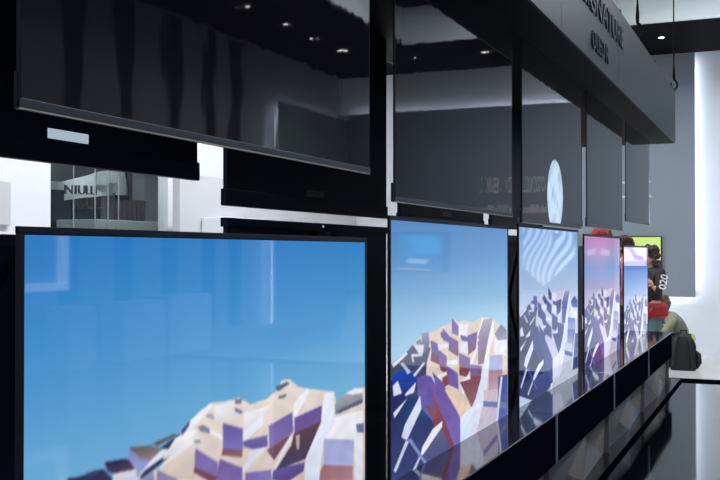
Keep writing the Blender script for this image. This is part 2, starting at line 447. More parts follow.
# ------------------------------------------------------------------ rolling screens
PIT = 1.645; X0 = 1.272; SW = 1.46
YF = 1.137; YB = 1.725                       # front row faces the camera side, back row faces away
CT = .776; SOF = 2.5; HT = 2.98              # counter top, header underside, header top
LT = [CZ + h for h in (.042, .115, .131, .113, .052)]
YU = 1.117; XU0 = 1.250
UB = [CZ + h for h in (.228, .156, .136, .156, .235)]
SKY = [  # paler and pinker rows have room reflections painted into the sky
 [(0, (40, 120, 190)), (.15, (68, 143, 203)), (.33, (108, 170, 212)), (.5, (120, 178, 215))],
 [(0, (84, 134, 190)), (.1, (98, 150, 202)), (.2, (126, 174, 214)), (.33, (160, 200, 226))],
 [(0, (120, 160, 212)), (.16, (150, 180, 220)), (.3, (182, 200, 226))],
 [(0, (176, 136, 186)), (.08, (160, 152, 200)), (.17, (130, 160, 210)), (.26, (170, 170, 212)), (.34, (190, 180, 212))],
 [(0, (206, 196, 222)), (.085, (198, 180, 216)), (.1, (150, 120, 190)), (.14, (92, 132, 205)), (.24, (128, 165, 220)), (.33, (175, 195, 228))],
]
PICS = [mountain(SKY[0], [([(x, y + .06) for x, y in p[0]],) + tuple(p[1:]) for p in PB] + recolour(PA, lambda c: c * .86 + .14 * c.mean()), 0, 3), mountain(SKY[1], PB), mountain(SKY[2], recolour(PB, cool(1.)), -.035),
        mountain(SKY[3], recolour(PB, cool(.6, 6)), -.01), mountain(SKY[4], recolour(PB, cool(.7)), .03)]
RES = [(400, 250), (300, 300), (220, 240), (200, 220), (200, 200)]
LLAB = [
 'tall roll-up screen nearest the camera showing deep blue sky over a paper mountain',
 'second roll-up screen from the camera, pale blue sky and purple finned mountain',
 'third roll-up screen from the camera with navy mountain under a bright moonlit upper screen',
 'fourth roll-up screen from the camera, pink and lilac sky, just before the far end',
 'farthest and smallest front roll-up screen, at the far end of the counter',
]
ULAB = [
 'black roll-down screen hanging nearest the camera across the upper left',
 'black roll-down screen hanging second from the camera with jagged grey reflections',
 'dark roll-down screen with a white moon on it, hanging third in the front row',
 'plain dark roll-down screen hanging between the moon screen and the last one',
 'farthest dark roll-down screen in the front row, under the end of the header',
]
def moon(img, S, V):
    img[:] = (2, 2, 4)
    w, h = SW - .024, SOF - UB[2] - .03
    x = S * w; y = V * h
    cx, cy, r = .715, h - .14, .19
    d = np.hypot(x - cx, y - cy)
    m = d < r
    n = (np.sin(x * 31 + 1.7 * np.sin(y * 23)) + np.sin(y * 37 + 2 * np.sin(x * 19 + 1)) + .6 * np.sin(x * 83 + y * 61)) / 2.6
    base = np.array([196, 218, 236]); sea = np.array([146, 176, 204])
    t = np.clip((n + .1) * .9, 0, 1)[..., None]
    c = base * (1 - t) + sea * t
    img[m] = c[m]
def dark(img, S, V): img[:] = (2, 2, 4)
for i in range(5):
    x = X0 + PIT * i
    # --- lower front
    t = thing('rollable_screen', LLAB[i], 'television', (x, YF, CT), 'front row of roll-up screens')
    h = LT[i] - CT; bz = .012
    MB().box((0, .004, 0), (SW, .010, h), .001).obj('frame', M['blackframe'], t)
    MB().box((0, .0015, h - .012), (SW, .011, h), .001).obj('top_bar', M['blackframe'], t)
    for a_, b_ in ((0, bz), (SW - bz, SW)): MB().box((a_, .0015, 0), (b_, .0045, h - .012)).obj('side_bezel', M['blackframe'], t)
    ph = h - .014
    grid_picture('screen', SW - 2 * bz, ph, RES[i][0], RES[i][1], PICS[i],
                 lambda X, Z: np.stack([X + .012, np.full_like(X, .0035), Z], -1), M['screen'], t, ph / 1.236)
    # --- upper front
    t = thing('hanging_screen', ULAB[i], 'television', (XU0 + PIT * i + (.02 if i else 0), YU, UB[i]), 'front row of roll-down screens')
    h = SOF - UB[i]
    MB().box((0, .004, .01), (SW, .010, h), .001).obj('frame', M['blackframe'], t)
    grid_picture('screen', SW - .008, h - .018, 160 if i == 2 else 12, 160 if i == 2 else 12, moon if i == 2 else dark,
                 lambda X, Z: np.stack([X + .004, np.full_like(X, .0035), Z + .018], -1), M['screenoff'], t, 1.)
    bar = MB().box((0, .001, .003), (SW, .012, .018), .001).obj('bottom_bar', M['barmetal'], t)
    MB().box((0, .002, 0), (SW, .011, .003)).obj('edge_trim', M['barcream'], bar)['label'] = 'thin cream edge line'
    ov = .003 if i == 0 else .014
    for a_, b_ in ((-ov, 0), (SW, SW + ov)): MB().box((a_, .005, .001), (b_, .012, .06), .001).obj('end_cap', M['blackframe'], t)
BL = ['back of a black roll-down screen at the upper left, pale lit bar on it',
      'back of a black roll-down screen behind the right end of the nearest upper screen',
      'back of a roll-down screen behind the second upper screen of the front row',
      'back of a roll-down screen showing in the gap beside the moon screen',
      'back of the farthest roll-down screen in the back row']
BLL = ['back of a black roll-up screen at the lower left edge behind the nearest lit screen',
       'back of a black roll-up screen just above the nearest lit screen, tiny white light',
       'back of a roll-up screen standing behind the second lit screen',
       'back of a roll-up screen standing behind the third lit screen',
       'back of the farthest roll-up screen in the back row']
for i in range(5):
    x = X0 + PIT * i
    t = thing('hanging_screen', BL[i], 'television', (x, YB, UB[i]), 'back row of roll-down screens')
    h = SOF - UB[i]
    MB().box((0, 0, .01), (SW, .016, h), .001).obj('back_panel', M['backgloss'], t)
    MB().box((.006, .016, .02), (SW - .006, .019, h - .01)).obj('screen', M['blackgloss'], t)
    MB().box((-.01, -.004, 0), (SW + .01, .02, .058), .004).obj('bottom_bar', M['backgloss'], t)
    px = (.755, .60, .65, .65, .65)[i]
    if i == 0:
        MB().box((px, -.003, .062), (px + .16, .002, .088), .002).obj('light_bar', M['plate'], t)['label'] = 'pale lit bar on the back'  # glowing patch imitates a bright reflection in the glossy back
    else:
        MB().box((px, -.003, .062), (px + .16, .002, .088), .002).obj('plate', M['barmetal'], t)  # dimmer metal patch imitating the same kind of reflection
    t = thing('rollable_screen', BLL[i], 'television', (x, YB, CT), 'back row of roll-up screens')
    h = LT[i] - CT
    MB().box((0, 0, 0), (SW, .016, h), .002).obj('back_panel', M['backgloss'], t)
    MB().box((.006, .016, 0), (SW - .006, .019, h - .02)).obj('screen', M['blackgloss'], t)
    MB().box((-.008, -.008, h - .03), (SW + .008, .022, h + .001), .003).obj('top_bar', M['backgloss'], t)
    # folding lift arms that carry the roll-up panel
    a = MB()
    for s in (-1, 1):
        c = SW / 2 + s * .38
        a.tube([(c - s * .3, -.022, .02), (c, -.022, h * .5), (c - s * .3, -.022, h - .04)], .012, 8)
    a.obj('lift_arm', M['blackframe'], t)
    if i < 2:
        MB().ball((.74, -.009, h - .012), .004, seg=8).obj('indicator_light', M['indicator'], t)['label'] = 'tiny white standby light'

# ------------------------------------------------------------------ counter modules
CX = [X0 - .095 + PIT * i for i in range(6)]; CX[5] = 9.46
CY0, CY1 = .945, 1.915; ST = .30
CLAB = ['glossy black counter section under the nearest lit screen', 'glossy black counter section under the second lit screen',
        'glossy black counter section under the third lit screen with navy mountain', 'glossy black counter section under the fourth lit screen, pink sky above',
        'last glossy black counter section at the far end beside the black backpack']
for i in range(5):
    a, b = CX[i] + .002, CX[i + 1] - .002
    w = b - a
    t = thing('display_counter', CLAB[i], 'counter', (a, CY0, ST), 'counter sections under the screens')
    d = CY1 - CY0
    MB().box((0, .004, .252), (w, d - .004, .468), .002).obj('body', M['blackgloss'], t)
    MB().box((-.0005, 0, .468), (w + .0005, d, CT - ST), .003).obj('worktop', M['worktop'], t)
    MB().box((0, -.001, .252), (.03, .004, .468)).obj('trim_strip', M['aluminium'], t)['label'] = 'thin grey metal joint strip'
    # folded triangular facets below the box, on both long sides
    for side in (0, 1):
        mb = MB(); n = 2
        yy = lambda q: q if side == 0 else d - q
        bv = mb.bm.verts.new
        tops = [bv((w * k / n, yy(.02 if k % 2 else .05), .252)) for k in range(n + 1)]
        mids = [bv((w * (k + .5) / n, yy(.085 if k % 2 else .03), .12)) for k in range(n)]
        bots = [bv((w * k / n, yy(.03 if k % 2 else .06), 0)) for k in range(n + 1)]
        for k in range(n):
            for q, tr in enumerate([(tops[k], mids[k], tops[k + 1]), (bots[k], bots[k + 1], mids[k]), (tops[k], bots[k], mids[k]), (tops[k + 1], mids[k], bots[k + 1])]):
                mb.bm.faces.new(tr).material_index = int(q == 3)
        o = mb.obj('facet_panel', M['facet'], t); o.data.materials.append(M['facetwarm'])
    MB().box((0, .09, 0), (w, d - .09, .252)).obj('core', M['blackframe'], t)
    e = MB().box((w - .012, .03, 0), (w, d - .03, .252)); e.obj('end_plate', M['facet'], t)

# ------------------------------------------------------------------ overhead header
HX0, HX1 = -.6, 9.6; HY0, HY1 = .925, 1.92
t = thing('display_header', 'long dark overhead header box with raised dark letters above the screens', 'header', (0, 0, SOF))
hh = HT - SOF
MB().box((HX0, HY0 + .012, 0), (HX1 - .012, HY1 - .012, hh - .002)).obj('body', M['soffit'], t)
f = MB(); n = 6
for k in range(n):
    a = HX0 + (HX1 - HX0) * k / n; b = HX0 + (HX1 - HX0) * (k + 1) / n
    f.box((a + .001, HY0, 0), (b - .001, HY0 + .012, hh), .0015)
f.obj('fascia', M['fascia'], t)
f = MB().box((HX0, HY1 - .012, 0), (HX1, HY1, hh)); f.obj('fascia', M['fascia'], t)
f = MB().box((HX1 - .012, HY0 + .012, 0), (HX1, HY1 - .012, hh)); f.obj('end_panel', M['fascia'], t)
# raised lettering
pl = onY(582, 0, HY0); pr = onY(622.5, 38, HY0)
def on_fascia(x0, z0):
    return lambda x, y, z: (x0 + x, HY0 - z, z0 - SOF + y)
place_text('lettering', 'SIGNATURE', pr.x - pl.x, .125, .009, on_fascia(pl.x, CZ + 1.258), M['letter'], t, M['letterside'])
pl = onY(591, 40, HY0); pr = onY(607.5, 55, HY0)
wd = pr.x - pl.x
place_text('lettering', 'OLED', wd * .72, .098, .009, on_fascia(pl.x, CZ + 1.068), M['letter'], t, M['letterside'])
place_text('lettering', 'R', wd * .17, .098, .009, on_fascia(pl.x + wd * .83, CZ + 1.068), M['letter'], t, M['letterside'])
for u in (619, 637.5, 654, 674):
    z = HY0 / math.cos(TH) * 1000 / (785 - u) * 1.03; q = atz(u, 60, z)
    MB().box((q.x - .02, HY0 + .01, hh - .002), (q.x + .02, HY0 + .05, hh + .03), .004).obj('rigging_clamp', M['cable'], t)

# rigging cables
for u, v, lab in ((637.5, 24, 'thin black hanging cable with turnbuckle above the header letters'), (674, 90, 'thin black hanging cable with a hook at the far end of the header')):
    z = (HY0 + .03) / math.cos(TH) * 1000 / (785 - u); q = atz(u, v, z)
    q.z = HT + .03
    t = thing('rigging_cable', lab, 'cable', q, 'header rigging cables')
    top = 4.95 - q.z
    MB().tube([(0, 0, .16), (0, 0, top)], .006, 6).obj('cable', M['cable'], t)
    tb = MB().tube([(0, 0, .09), (0, 0, .11), (0, 0, .15), (0, 0, .2), (0, 0, .24)], [.007, .012, .013, .01, .007], 8).obj('turnbuckle', M['cable'], t, smooth=True)
    MB().tube([Vector((.04 * math.sin(a) * .9392, -.04 * math.sin(a) * .6, .055 + .045 * math.cos(a))) for a in [k * .28 for k in range(19)]], .009, 8).obj('hook', M['cable'], tb, smooth=True)

# ------------------------------------------------------------------ room
XE = 15.4; YS = -4.64; ZS = 4.43
fl = MB().box((-4, -5.2, 0), (9.96, 2.25, ST - .001)).obj('floor', M['floor']); struct(fl)
fl = MB().box((-6, -5.6, -.06), (17, 11, 0)).obj('floor_2', M['whitefloor']); struct(fl)
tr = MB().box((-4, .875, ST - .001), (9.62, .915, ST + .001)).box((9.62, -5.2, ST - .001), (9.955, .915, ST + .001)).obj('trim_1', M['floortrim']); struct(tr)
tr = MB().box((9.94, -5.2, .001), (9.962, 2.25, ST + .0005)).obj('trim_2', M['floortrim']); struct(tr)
struct(MB().box((XE, YS - .3, 0), (XE + .15, 9.6, 5.7)).obj('wall_end', M['whitewall']))
struct(MB().box((1, YS - .15, 0), (XE, YS, 5.7)).obj('wall_side', M['greywall']))
# dark lowered soffit round the room and its pale inner face
struct(MB().box((13.25, YS, ZS), (XE, 9.6, ZS + .06)).obj('ceiling_2', M['soffitroom']))
struct(MB().box((1, YS, ZS), (13.25, -2.72, ZS + .06)).obj('ceiling_3', M['soffitroom']))
struct(MB().box((13.2, -2.72, ZS + .002), (13.25, 9.6, 4.95)).obj('wall_bulkhead_end', M['bulkhead']))
struct(MB().box((1, -2.77, ZS + .002), (13.2, -2.72, 4.95)).obj('wall_bulkhead_side', M['bulkhead']))
struct(MB().box((-1, -2.8, 4.95), (13.3, 9.6, 5.0)).obj('ceiling', M['soffitroom']))
# dark upright slots in the side wall
for k, u in enumerate((70, 124, 170, 209, 235)):
    dvv = 2 * YF - YS; p = onY(u, 60, dvv)
    struct(MB().box((p.x - .16, YS, .5), (p.x + .16, YS + .012, ZS - .05)).obj('trim_%d' % (k + 3), M['darkwall']))
# downlights
dl = None; spots = [(14.0, None)]
p = onX(661, 36, 14.05)
DL = [(Vector((14.05 + .05, p.y - 1.1 * k, ZS)), k) for k in range(-2, 5)]
DL += [(Vector((x, -3.66, ZS)), 10 + j) for j, x in enumerate((9.4, 10.4, 11.4, 12.3, 13.2))]
DLL = {0: 'small round downlight in the dark soffit above the end wall, near the top right'}
for q, k in DL:
    t = thing('downlight', DLL.get(k, 'small round downlight set in the dark lowered soffit'), 'lamp', q, 'soffit downlights')
    MB().tube([(0, 0, -.012), (0, 0, 0)], .055, 20).obj('trim_ring', M['lampring'], t)
    MB().tube([(0, 0, -.016), (0, 0, -.011)], .034, 20).obj('lamp', M['lampdisc'], t)
    ld = bpy.data.lights.new('spot', 'SPOT'); ld.energy = 38 if k < 9 else 30; ld.spot_size = 1.9; ld.spot_blend = .8; ld.shadow_soft_size = .05
    lo = bpy.data.objects.new('beam', ld); COL.objects.link(lo); lo.parent = t; lo.location = (0, 0, -.03)

# end wall panels with strip lights behind their edges
yA1 = onX(695, 200, 15.2).y
zpb = onX(680, 297, 15.2).z
t = thing('wall_panel', 'tall grey backlit panel on the end wall at the right, lettering at its left', 'panel', (15.2, yA1, zpb))
MB().box((0, 0, 0), (.06, 2.5, ZS - .04 - zpb), .004).obj('board', M['panel'], t)
MB().box((-.012, 0, 0), (0, 2.5, .1), .003).obj('bottom_rail', M['panel'], t)
MB().box((.01, -.035, .02), (.05, .0, .1), .003).obj('end_cap', M['whitewall'], t)
MB().box((.085, .06, .1), (.1, .075, ZS - .1 - zpb)).box((.085, .06, .02), (.1, 2.4, .035)).obj('strip_light', M['led'], t)
q = onX(652, 190, 15.2)
place_text('lettering', 'OLED 8K', .85, .25, .012, lambda x, y, z: (-z, q.y - yA1 + .85 - x, CZ + .80 - zpb + y), M['panelglyph'], t)
t2 = t
yB1, yB0 = .42, YS + .04; zBt = 3.78
t = thing('wall_panel', 'wide grey backlit panel on the end wall, mirrored lettering seen in the upper screens', 'panel', (15.2, yB0, zpb))
MB().box((0, 0, 0), (.06, yB1 - yB0, zBt - zpb), .004).obj('board', M['panel'], t)
MB().box((.085, .1, zBt - zpb - .06), (.1, yB1 - yB0 - .1, zBt - zpb - .045)).box((.085, yB1 - yB0 - .075, .1), (.1, yB1 - yB0 - .06, zBt - zpb - .1)).obj('strip_light', M['led'], t)
place_text('lettering', 'OLED 8K', .97, .25, .012, lambda x, y, z: (-z, -1.16 - yB0 - x, 2.42 - zpb + y), M['panelglyph'], t)
s = MB(); rr = random.Random(3); yy = -1.08
while yy > -2.3:
    wv = rr.choice((.02, .06, .045)); s.box((-.008, yy - yB0 - wv, 2.1 - zpb), (0, yy - yB0, 2.1 - zpb + rr.choice((.09, .09, .13)))); yy -= wv + .035
s.obj('small_lettering', M['panelglyph'], t)
zpc = .36
t = thing('wall_panel', 'grey backlit panel on the side wall facing the screens', 'panel', (0, YS, zpc))
pxl = onY(264, 130, 2 * YF - YS).x
MB().box((pxl, .14, 0), (15.18, .2, 3.68 - zpc), .004).obj('board', M['panel'], t)
MB().box((pxl + .07, .1, .1), (pxl + .085, .115, 3.6 - zpc)).box((pxl + .1, .1, 3.6 - zpc), (15.1, .115, 3.615 - zpc)).obj('strip_light', M['led'], t)

# things along the side wall, mirrored in the nearest lit screen
DV = 2 * YF - YS - .35
def side_pt(u, v): p = onY(u, v, DV); return p.x, p.z
for k_, (u0, u1, v0, lab) in enumerate(((70, 97, 308, 'white display plinth by the side wall, nearest the camera'), (124, 166, 303, 'white display plinth in the middle of the side wall'), (171, 212, 296, 'white display plinth on the side wall, nearest the end wall'))):
    xa_, z_ = side_pt(u0, v0); xb_, _z = side_pt(u1, v0)
    o_ = MB().box((xa_, YS + .02, ST), (xb_, YS + .35, z_), .01).obj('display_plinth', M['whitewall']); tag(o_, lab, 'plinth', 'plinths along the side wall')
t = thing('light_frame', 'glowing white rectangular frame on the side wall opposite the screens', 'lamp', (0, YS + .02, 0))
pf_ = onY(68, 290, 2 * YF - YS - .06); xr_, zb_ = pf_.x, pf_.z; xl_ = xr_ - 1.5
for a_, b_ in (((xl_, 0, zb_), (xr_, .06, zb_ + .08)), ((xr_ - .12, 0, zb_ + .08), (xr_, .06, 2.3)), ((xl_, 0, zb_ + .08), (xl_ + .12, .06, 2.3)), ((xl_, 0, 2.3), (xr_, .06, 2.38))):
    MB().box(a_, b_, .004).obj('frame_bar', M['framelight'], t)

# televisions on the end wall
def wall_tv(y0, y1, z0, z1, draw, label, xw=15.2, n=80):
    t = thing('wall_television', label, 'television', (xw, (y0 + y1) / 2, z0), 'televisions on the end wall')
    w = y1 - y0; h = z1 - z0
    MB().box((-.05, -w / 2, 0), (0, w / 2, h), .004).obj('frame', M['tvframe'], t)
    grid_picture('screen', w - .03, h - .03, n, n, draw,
                 lambda X, Z: np.stack([np.full_like(X, -.0525), w / 2 - .015 - X, Z + .015], -1), M['screen'], t, 1.)
def pic_green(img, S, V):
    img[:] = ramp([(0, (212, 234, 132)), (1, (190, 226, 140))], V); img[:, :, 1] += 10 * np.sin(S * 9) * np.sin(V * 7)
def pic_cyan(img, S, V):
    img[:] = ramp([(0, (10, 60, 110)), (.12, (40, 200, 255)), (.5, (30, 170, 245)), (.75, (10, 60, 120)), (1, (4, 14, 30))], V)
    img *= np.clip(1.25 - 1.5 * np.abs(S - .62 + .25 * np.sin(V * 4)), .1, 1)[..., None] * np.clip(np.minimum(S, 1 - S) * 6, 0, 1)[..., None]
    for k in range(5): fill(img, S, V, [(.1 + .17 * k, 1), (.2 + .17 * k, .45 + .1 * (k % 2)), (.28 + .17 * k, 1)], (14, 80, 150))
    fill(img, S, V, [(.35, .7), (.7, .66), (.75, .78), (.4, .82)], (225, 245, 255)); fill(img, S, V, [(.3, .95), (.9, .9), (.9, .95), (.3, .99)], (250, 160, 190))
def pic_zebra(img, S, V):
    img[:] = (30, 36, 46)
    r = np.hypot(S - .45, V - .1); a = np.arctan2(V - .05, S - .45)
    st = np.sin(48 * S + 7 * np.sin(4.2 * V + 2 * S) + 4 * np.cos(a * 2) + 14 * V * (S - .5))
    head = (V < .95 - .9 * np.abs(S - .62) ** 1.1) & (S > .05)
    img[head & (st > -.1)] = (250, 252, 255)
    img[head & (st <= -.1)] = (20, 26, 36)
def pic_pink(img, S, V):
    img[:] = ramp([(0, (175, 50, 90)), (.35, (150, 80, 100)), (.8, (90, 50, 60)), (1, (20, 10, 14))], V)
    img *= np.clip(1.4 - 2.2 * np.abs(S - .5), .1, 1)[..., None]
    fill(img, S, V, [(.1, .25), (.4, .2), (.45, .32), (.15, .36)], (205, 180, 180)); fill(img, S, V, [(.58, .2), (.9, .25), (.86, .36), (.6, .32)], (205, 180, 180))
    fill(img, S, V, [(.3, .62), (.5, .55), (.7, .62), (.5, .7)], (150, 20, 50))
def pic_white(img, S, V):
    img[:] = (250, 250, 252)
    fill(img, S, V, [(.1, .75), (.35, .7), (.55, .45), (.9, .42), (.9, .5), (.62, .55), (.42, .82), (.1, .85)], (70, 110, 170))
p = onX(662, 236, 15.18)
wall_tv(p.y, p.y + 1.15, p.z - .66, p.z, pic_green, 'lime green television on the grey end panel behind the curly haired person')
wall_tv(-3.6, -2.62, 1.18, 1.82, pic_cyan, 'cyan television on the end wall, farthest from the screen row')
wall_tv(-1.45, -.58, .92, 1.9, pic_zebra, 'television with zebra stripes on the end wall', n=140)
wall_tv(-.52, -.06, .95, 1.72, pic_pink, 'pink television on the end wall beside the zebra one')
wall_tv(-.0, .42, 1.28, 1.86, pic_white, 'small white television on the end wall, nearest the screen row')

# ------------------------------------------------------------------ room seen behind the back row, at the left
YW = 7.0
XW = onY(168, 200, YW + 1.7).x + .3
xa = onY(50.5, 200, YW).x; xb = onY(168, 200, YW).x
struct(MB().box((4.5, YW, 0), (xa, YW + .15, 5.5)).obj('wall_back', M['whitewall']))
struct(MB().box((xb, YW, 0), (XE, YW + .15, 5.5)).obj('wall_back_right', M['whitewall']))
struct(MB().box((xa, YW, 3.3), (xb, YW + .15, 5.5)).obj('wall_back_lintel', M['whitewall']))
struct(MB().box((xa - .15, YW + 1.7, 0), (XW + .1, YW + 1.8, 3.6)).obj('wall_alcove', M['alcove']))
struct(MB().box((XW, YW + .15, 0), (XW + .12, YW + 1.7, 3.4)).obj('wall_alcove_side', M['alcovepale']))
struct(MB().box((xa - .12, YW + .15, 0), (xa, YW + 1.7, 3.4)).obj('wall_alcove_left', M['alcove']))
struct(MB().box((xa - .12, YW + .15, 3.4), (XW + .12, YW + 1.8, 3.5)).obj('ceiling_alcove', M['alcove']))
# low pale partition and grey notice panel in front of the back wall
p0 = onY(180, 173, 6.5); p1 = onY(404, 205, 6.5)
struct(MB().box((p0.x, 6.5, 0), (15.1, 6.6, p0.z)).obj('wall_partition', M['softwall']))
q0 = onY(208, 217, 6.4)
c = MB().box((q0.x, 6.15, 0), (q0.x + 1.0, 6.49, q0.z), .01).obj('display_plinth', M['whitewall'])
tag(c, 'white plinth in front of the pale partition, seen between the black screen backs', 'plinth')
q0 = onY(-14, 180, 6.97); q1 = onY(10, 225, 6.97)
c = MB().box((q0.x, 6.96, q1.z), (q1.x, 7.0, q0.z), .004).obj('wall_board', M['softwall'])
tag(c, 'pale grey board on the white back wall at the far left edge', 'board')
# glass shopfront in the alcove mouth
t = thing('glass_partition', 'glass partition with thin steel mullions behind the nearest lit screen', 'partition', (0, YW + .06, 0))
MB().box((xa, .0, .0), (xb, .008, 3.3)).obj('pane', M['glass'], t)
for u in (73, 94.5, 107.5, 118):
    p = onY(u, 200, YW + .06); 
    z1 = 3.3
    if u == 107.5: z0, z1 = 0, 3.3
    MB().box((p.x - .005, -.012, 0), (p.x + .005, -.002, z1)).obj('mullion', M['steel'], t)
# curved white fascia band with black letters
YK = YW + 1.0
def bandpt(u, v, dy=0.): return onY(u, v, YK + dy)
t = thing('shop_counter', 'curved white shop fascia with dark lettering above black windows behind the glass', 'shopfront', (0, 0, 0))
us = [52, 58, 64, 70, 78, 86, 94, 102, 110, 118, 126]
topv = [181, 181.5, 182, 181, 179, 177, 175, 172, 170.5, 170, 170.5]
botv = [202, 201.5, 200.5, 199.5, 198.5, 197.5, 197, 196, 195.5, 195, 195]
dys = [.30, .2, .12, .06, .02, 0, 0, .02, .06, .12, .2]
mb = MB(); prev = None
for u, a, b_, d in zip(us, topv, botv, dys):
    A_, B_ = bandpt(u, a, d), bandpt(u, b_, d)
    A2, B2 = A_ + Vector((0, .1, 0)), B_ + Vector((0, .1, 0))
    cur = [mb.bm.verts.new(q) for q in (A_, B_, B2, A2)]
    if prev:
        for k in range(4): mb.bm.faces.new((prev[k], prev[(k + 1) % 4], cur[(k + 1) % 4], cur[k]))
    else: mb.bm.faces.new(cur)
    prev = cur
mb.bm.faces.new(prev); mb.obj('fascia_band', M['bandwhite'], t, smooth=False)
zb = onY(90, 232, YK + .3).z
p0, p1 = onY(52, 203, YK + .14), onY(128, 196, YK + .14)
MB().box((p0.x, YK + .12, zb - .3), (p1.x, YK + .16, p1.z)).obj('window', M['blackgloss'], t)
for u in (104, 111):
    p = onY(u, 200, YK + .1); MB().box((p.x - .05, YK + .08, zb), (p.x + .05, YK + .12, p1.z + .02)).obj('window_post', M['alcove'], t)
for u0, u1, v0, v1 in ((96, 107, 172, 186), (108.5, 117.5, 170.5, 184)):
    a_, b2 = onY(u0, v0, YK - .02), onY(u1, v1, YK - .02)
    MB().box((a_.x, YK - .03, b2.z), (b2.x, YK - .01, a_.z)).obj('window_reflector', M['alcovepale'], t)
pl = onY(67.5, 195, YK - .02); pr = onY(94.5, 193, YK - .02)
zt = onY(80, 184.5, YK).z; zl = onY(80, 193.5, YK).z
place_text('lettering', 'NIULLI', pr.x - pl.x, zt - zl, .02, lambda x, y, z: (pl.x + x, YK - .035 - z + .07 * max(0, 1 - x / .25), zl - .02 + y + x * .03), M['letter'], t)
p0, p1 = onY(70, 219.5, YK - .1), onY(141, 226, YK - .1)
MB().box((p0.x, YK - .5, p1.z - .25), (p1.x, YK + .11, p0.z), .01).obj('counter_ledge', M['bandwhite'], t)
t2_ = thing('ceiling_light', 'linear lamp under the alcove ceiling behind the glass', 'lamp', ((xa + xb) / 2 + .4, YW + .4, 3.362))  # fill light added to brighten the alcove interior
MB().box((-.9, -.04, -.03), (.9, .04, .04), .005).obj('housing', M['lampring'], t2_)  # housing of the added alcove fill light
MB().box((-.88, -.03, -.036), (.88, .03, -.03)).obj('diffuser', M['ledback'], t2_)
pa, pb2 = onY(143, 170, YW + 1.5), onY(172, 240, YW + 1.5)
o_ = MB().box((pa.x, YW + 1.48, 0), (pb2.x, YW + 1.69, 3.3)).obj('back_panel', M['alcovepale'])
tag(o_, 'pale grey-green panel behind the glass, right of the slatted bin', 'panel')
# slatted dark drum on the ledge
pc = onY(129.5, 218.5, YK - .3); ptop = onY(129.5, 198, YK - .3); rad = (onY(140, 210, YK - .3).x - onY(119, 210, YK - .3).x) / 2 * .86
t = thing('slatted_bin', 'dark slatted round bin standing on the pale shop ledge', 'bin', (pc.x, YK - .3, p0.z + .001))
hb = ptop.z - pc.z
MB().tube([(0, 0, 0), (0, 0, hb - .02)], rad * .9, 20).obj('drum', M['slatdark'], t)
for k in range(20):
    a_ = 2 * math.pi * k / 20
    x_, y_ = math.cos(a_) * rad * .95, math.sin(a_) * rad * .95
    MB().tube([(x_, y_, .01), (x_, y_, hb - .01)], rad * .085, 6).obj('slat', M['slat'], t)
MB().tube([(0, 0, hb - .02), (0, 0, hb)], rad * 1.06, 24).obj('rim', M['slatdark'], t)
pt = onY(124.5, 168, YK - .3); pb_ = onY(128.5, 197.5, YK - .3)
c = MB().tube([(pt.x, YK - .3, 3.4), (pt.x, YK - .3, pt.z), (pb_.x, YK - .3, pt.z - .25), (pb_.x, YK - .3, ptop.z + .02)], .012, 8).obj('hanging_rod', M['cable'])
tag(c, 'thin bent black rod hanging above the slatted bin', 'rod')
p0, p1 = onY(150, 227, YW + .7), onY(168, 240, YW + .7)
t = thing('display_stand', 'blue stand with pale zigzag pattern behind the glass at the right', 'stand', (p0.x + .2, YW + .7, 0))
MB().box((0, 0, 0), (p1.x - p0.x, .25, p0.z), .01).obj('body', M['bluecard'], t)
z = MB(); wz = p1.x - p0.x; hz = p0.z
z.tube([(wz * k / 6, -.006, hz - (.04 if k % 2 else .14)) for k in range(7)], .014, 6).obj('zigzag_stripe', M['bluezig'], t)
# fill lights added out of view to brighten the back wall
for k, x in enumerate((6.6, 9.0, 11.4, 13.8)):
    t = thing('wall_wash_lamp', 'linear ceiling lamp washing the white back wall', 'lamp', (x, 5.2, 4.6), 'back wall wash lamps')
    MB().box((-1, -.1, 0), (1, .1, .1), .01).obj('housing', M['lampring'], t)  # housing of the added back wall fill light
    MB().box((-.95, -.08, -.006), (.95, .08, 0)).obj('diffuser', M['ledback'], t)
    MB().tube([(-.8, 0, .1), (-.8, 0, .35)], .01, 6).tube([(.8, 0, .1), (.8, 0, .35)], .01, 6).obj('hanger', M['cable'], t)

# ------------------------------------------------------------------ people
def skin_mesh(nodes, edges, sub=2, root=0):
    me = bpy.data.meshes.new('sk'); me.from_pydata([n[0] for n in nodes], edges, [])
    o = bpy.data.objects.new('sk', me); COL.objects.link(o)
    md = o.modifiers.new('s', 'SKIN'); md.use_smooth_shade = True
    for i, n in enumerate(nodes):
        v = me.skin_vertices[0].data[i]; r = n[1]; v.radius = r if isinstance(r, tuple) else (r, r)
        v.use_root = (i == root)
    sb = o.modifiers.new('d', 'SUBSURF'); sb.levels = sub; sb.render_levels = sub
    bpy.context.view_layer.update()
    r = bpy.data.meshes.new_from_object(o.evaluated_get(bpy.context.evaluated_depsgraph_get()))
    bpy.data.objects.remove(o); bpy.data.meshes.remove(me)
    for p in r.polygons: p.use_smooth = True
    return r
def mesh_obj(name, meshes, m, parent):
    bm = bmesh.new()
    for me in meshes: bm.from_mesh(me)
    out = bpy.data.meshes.new(name); bm.to_mesh(out); bm.free(); out.materials.append(m)
    for p in out.polygons: p.use_smooth = True
    return link(name, out, parent)
def V(*a): return Vector(a)
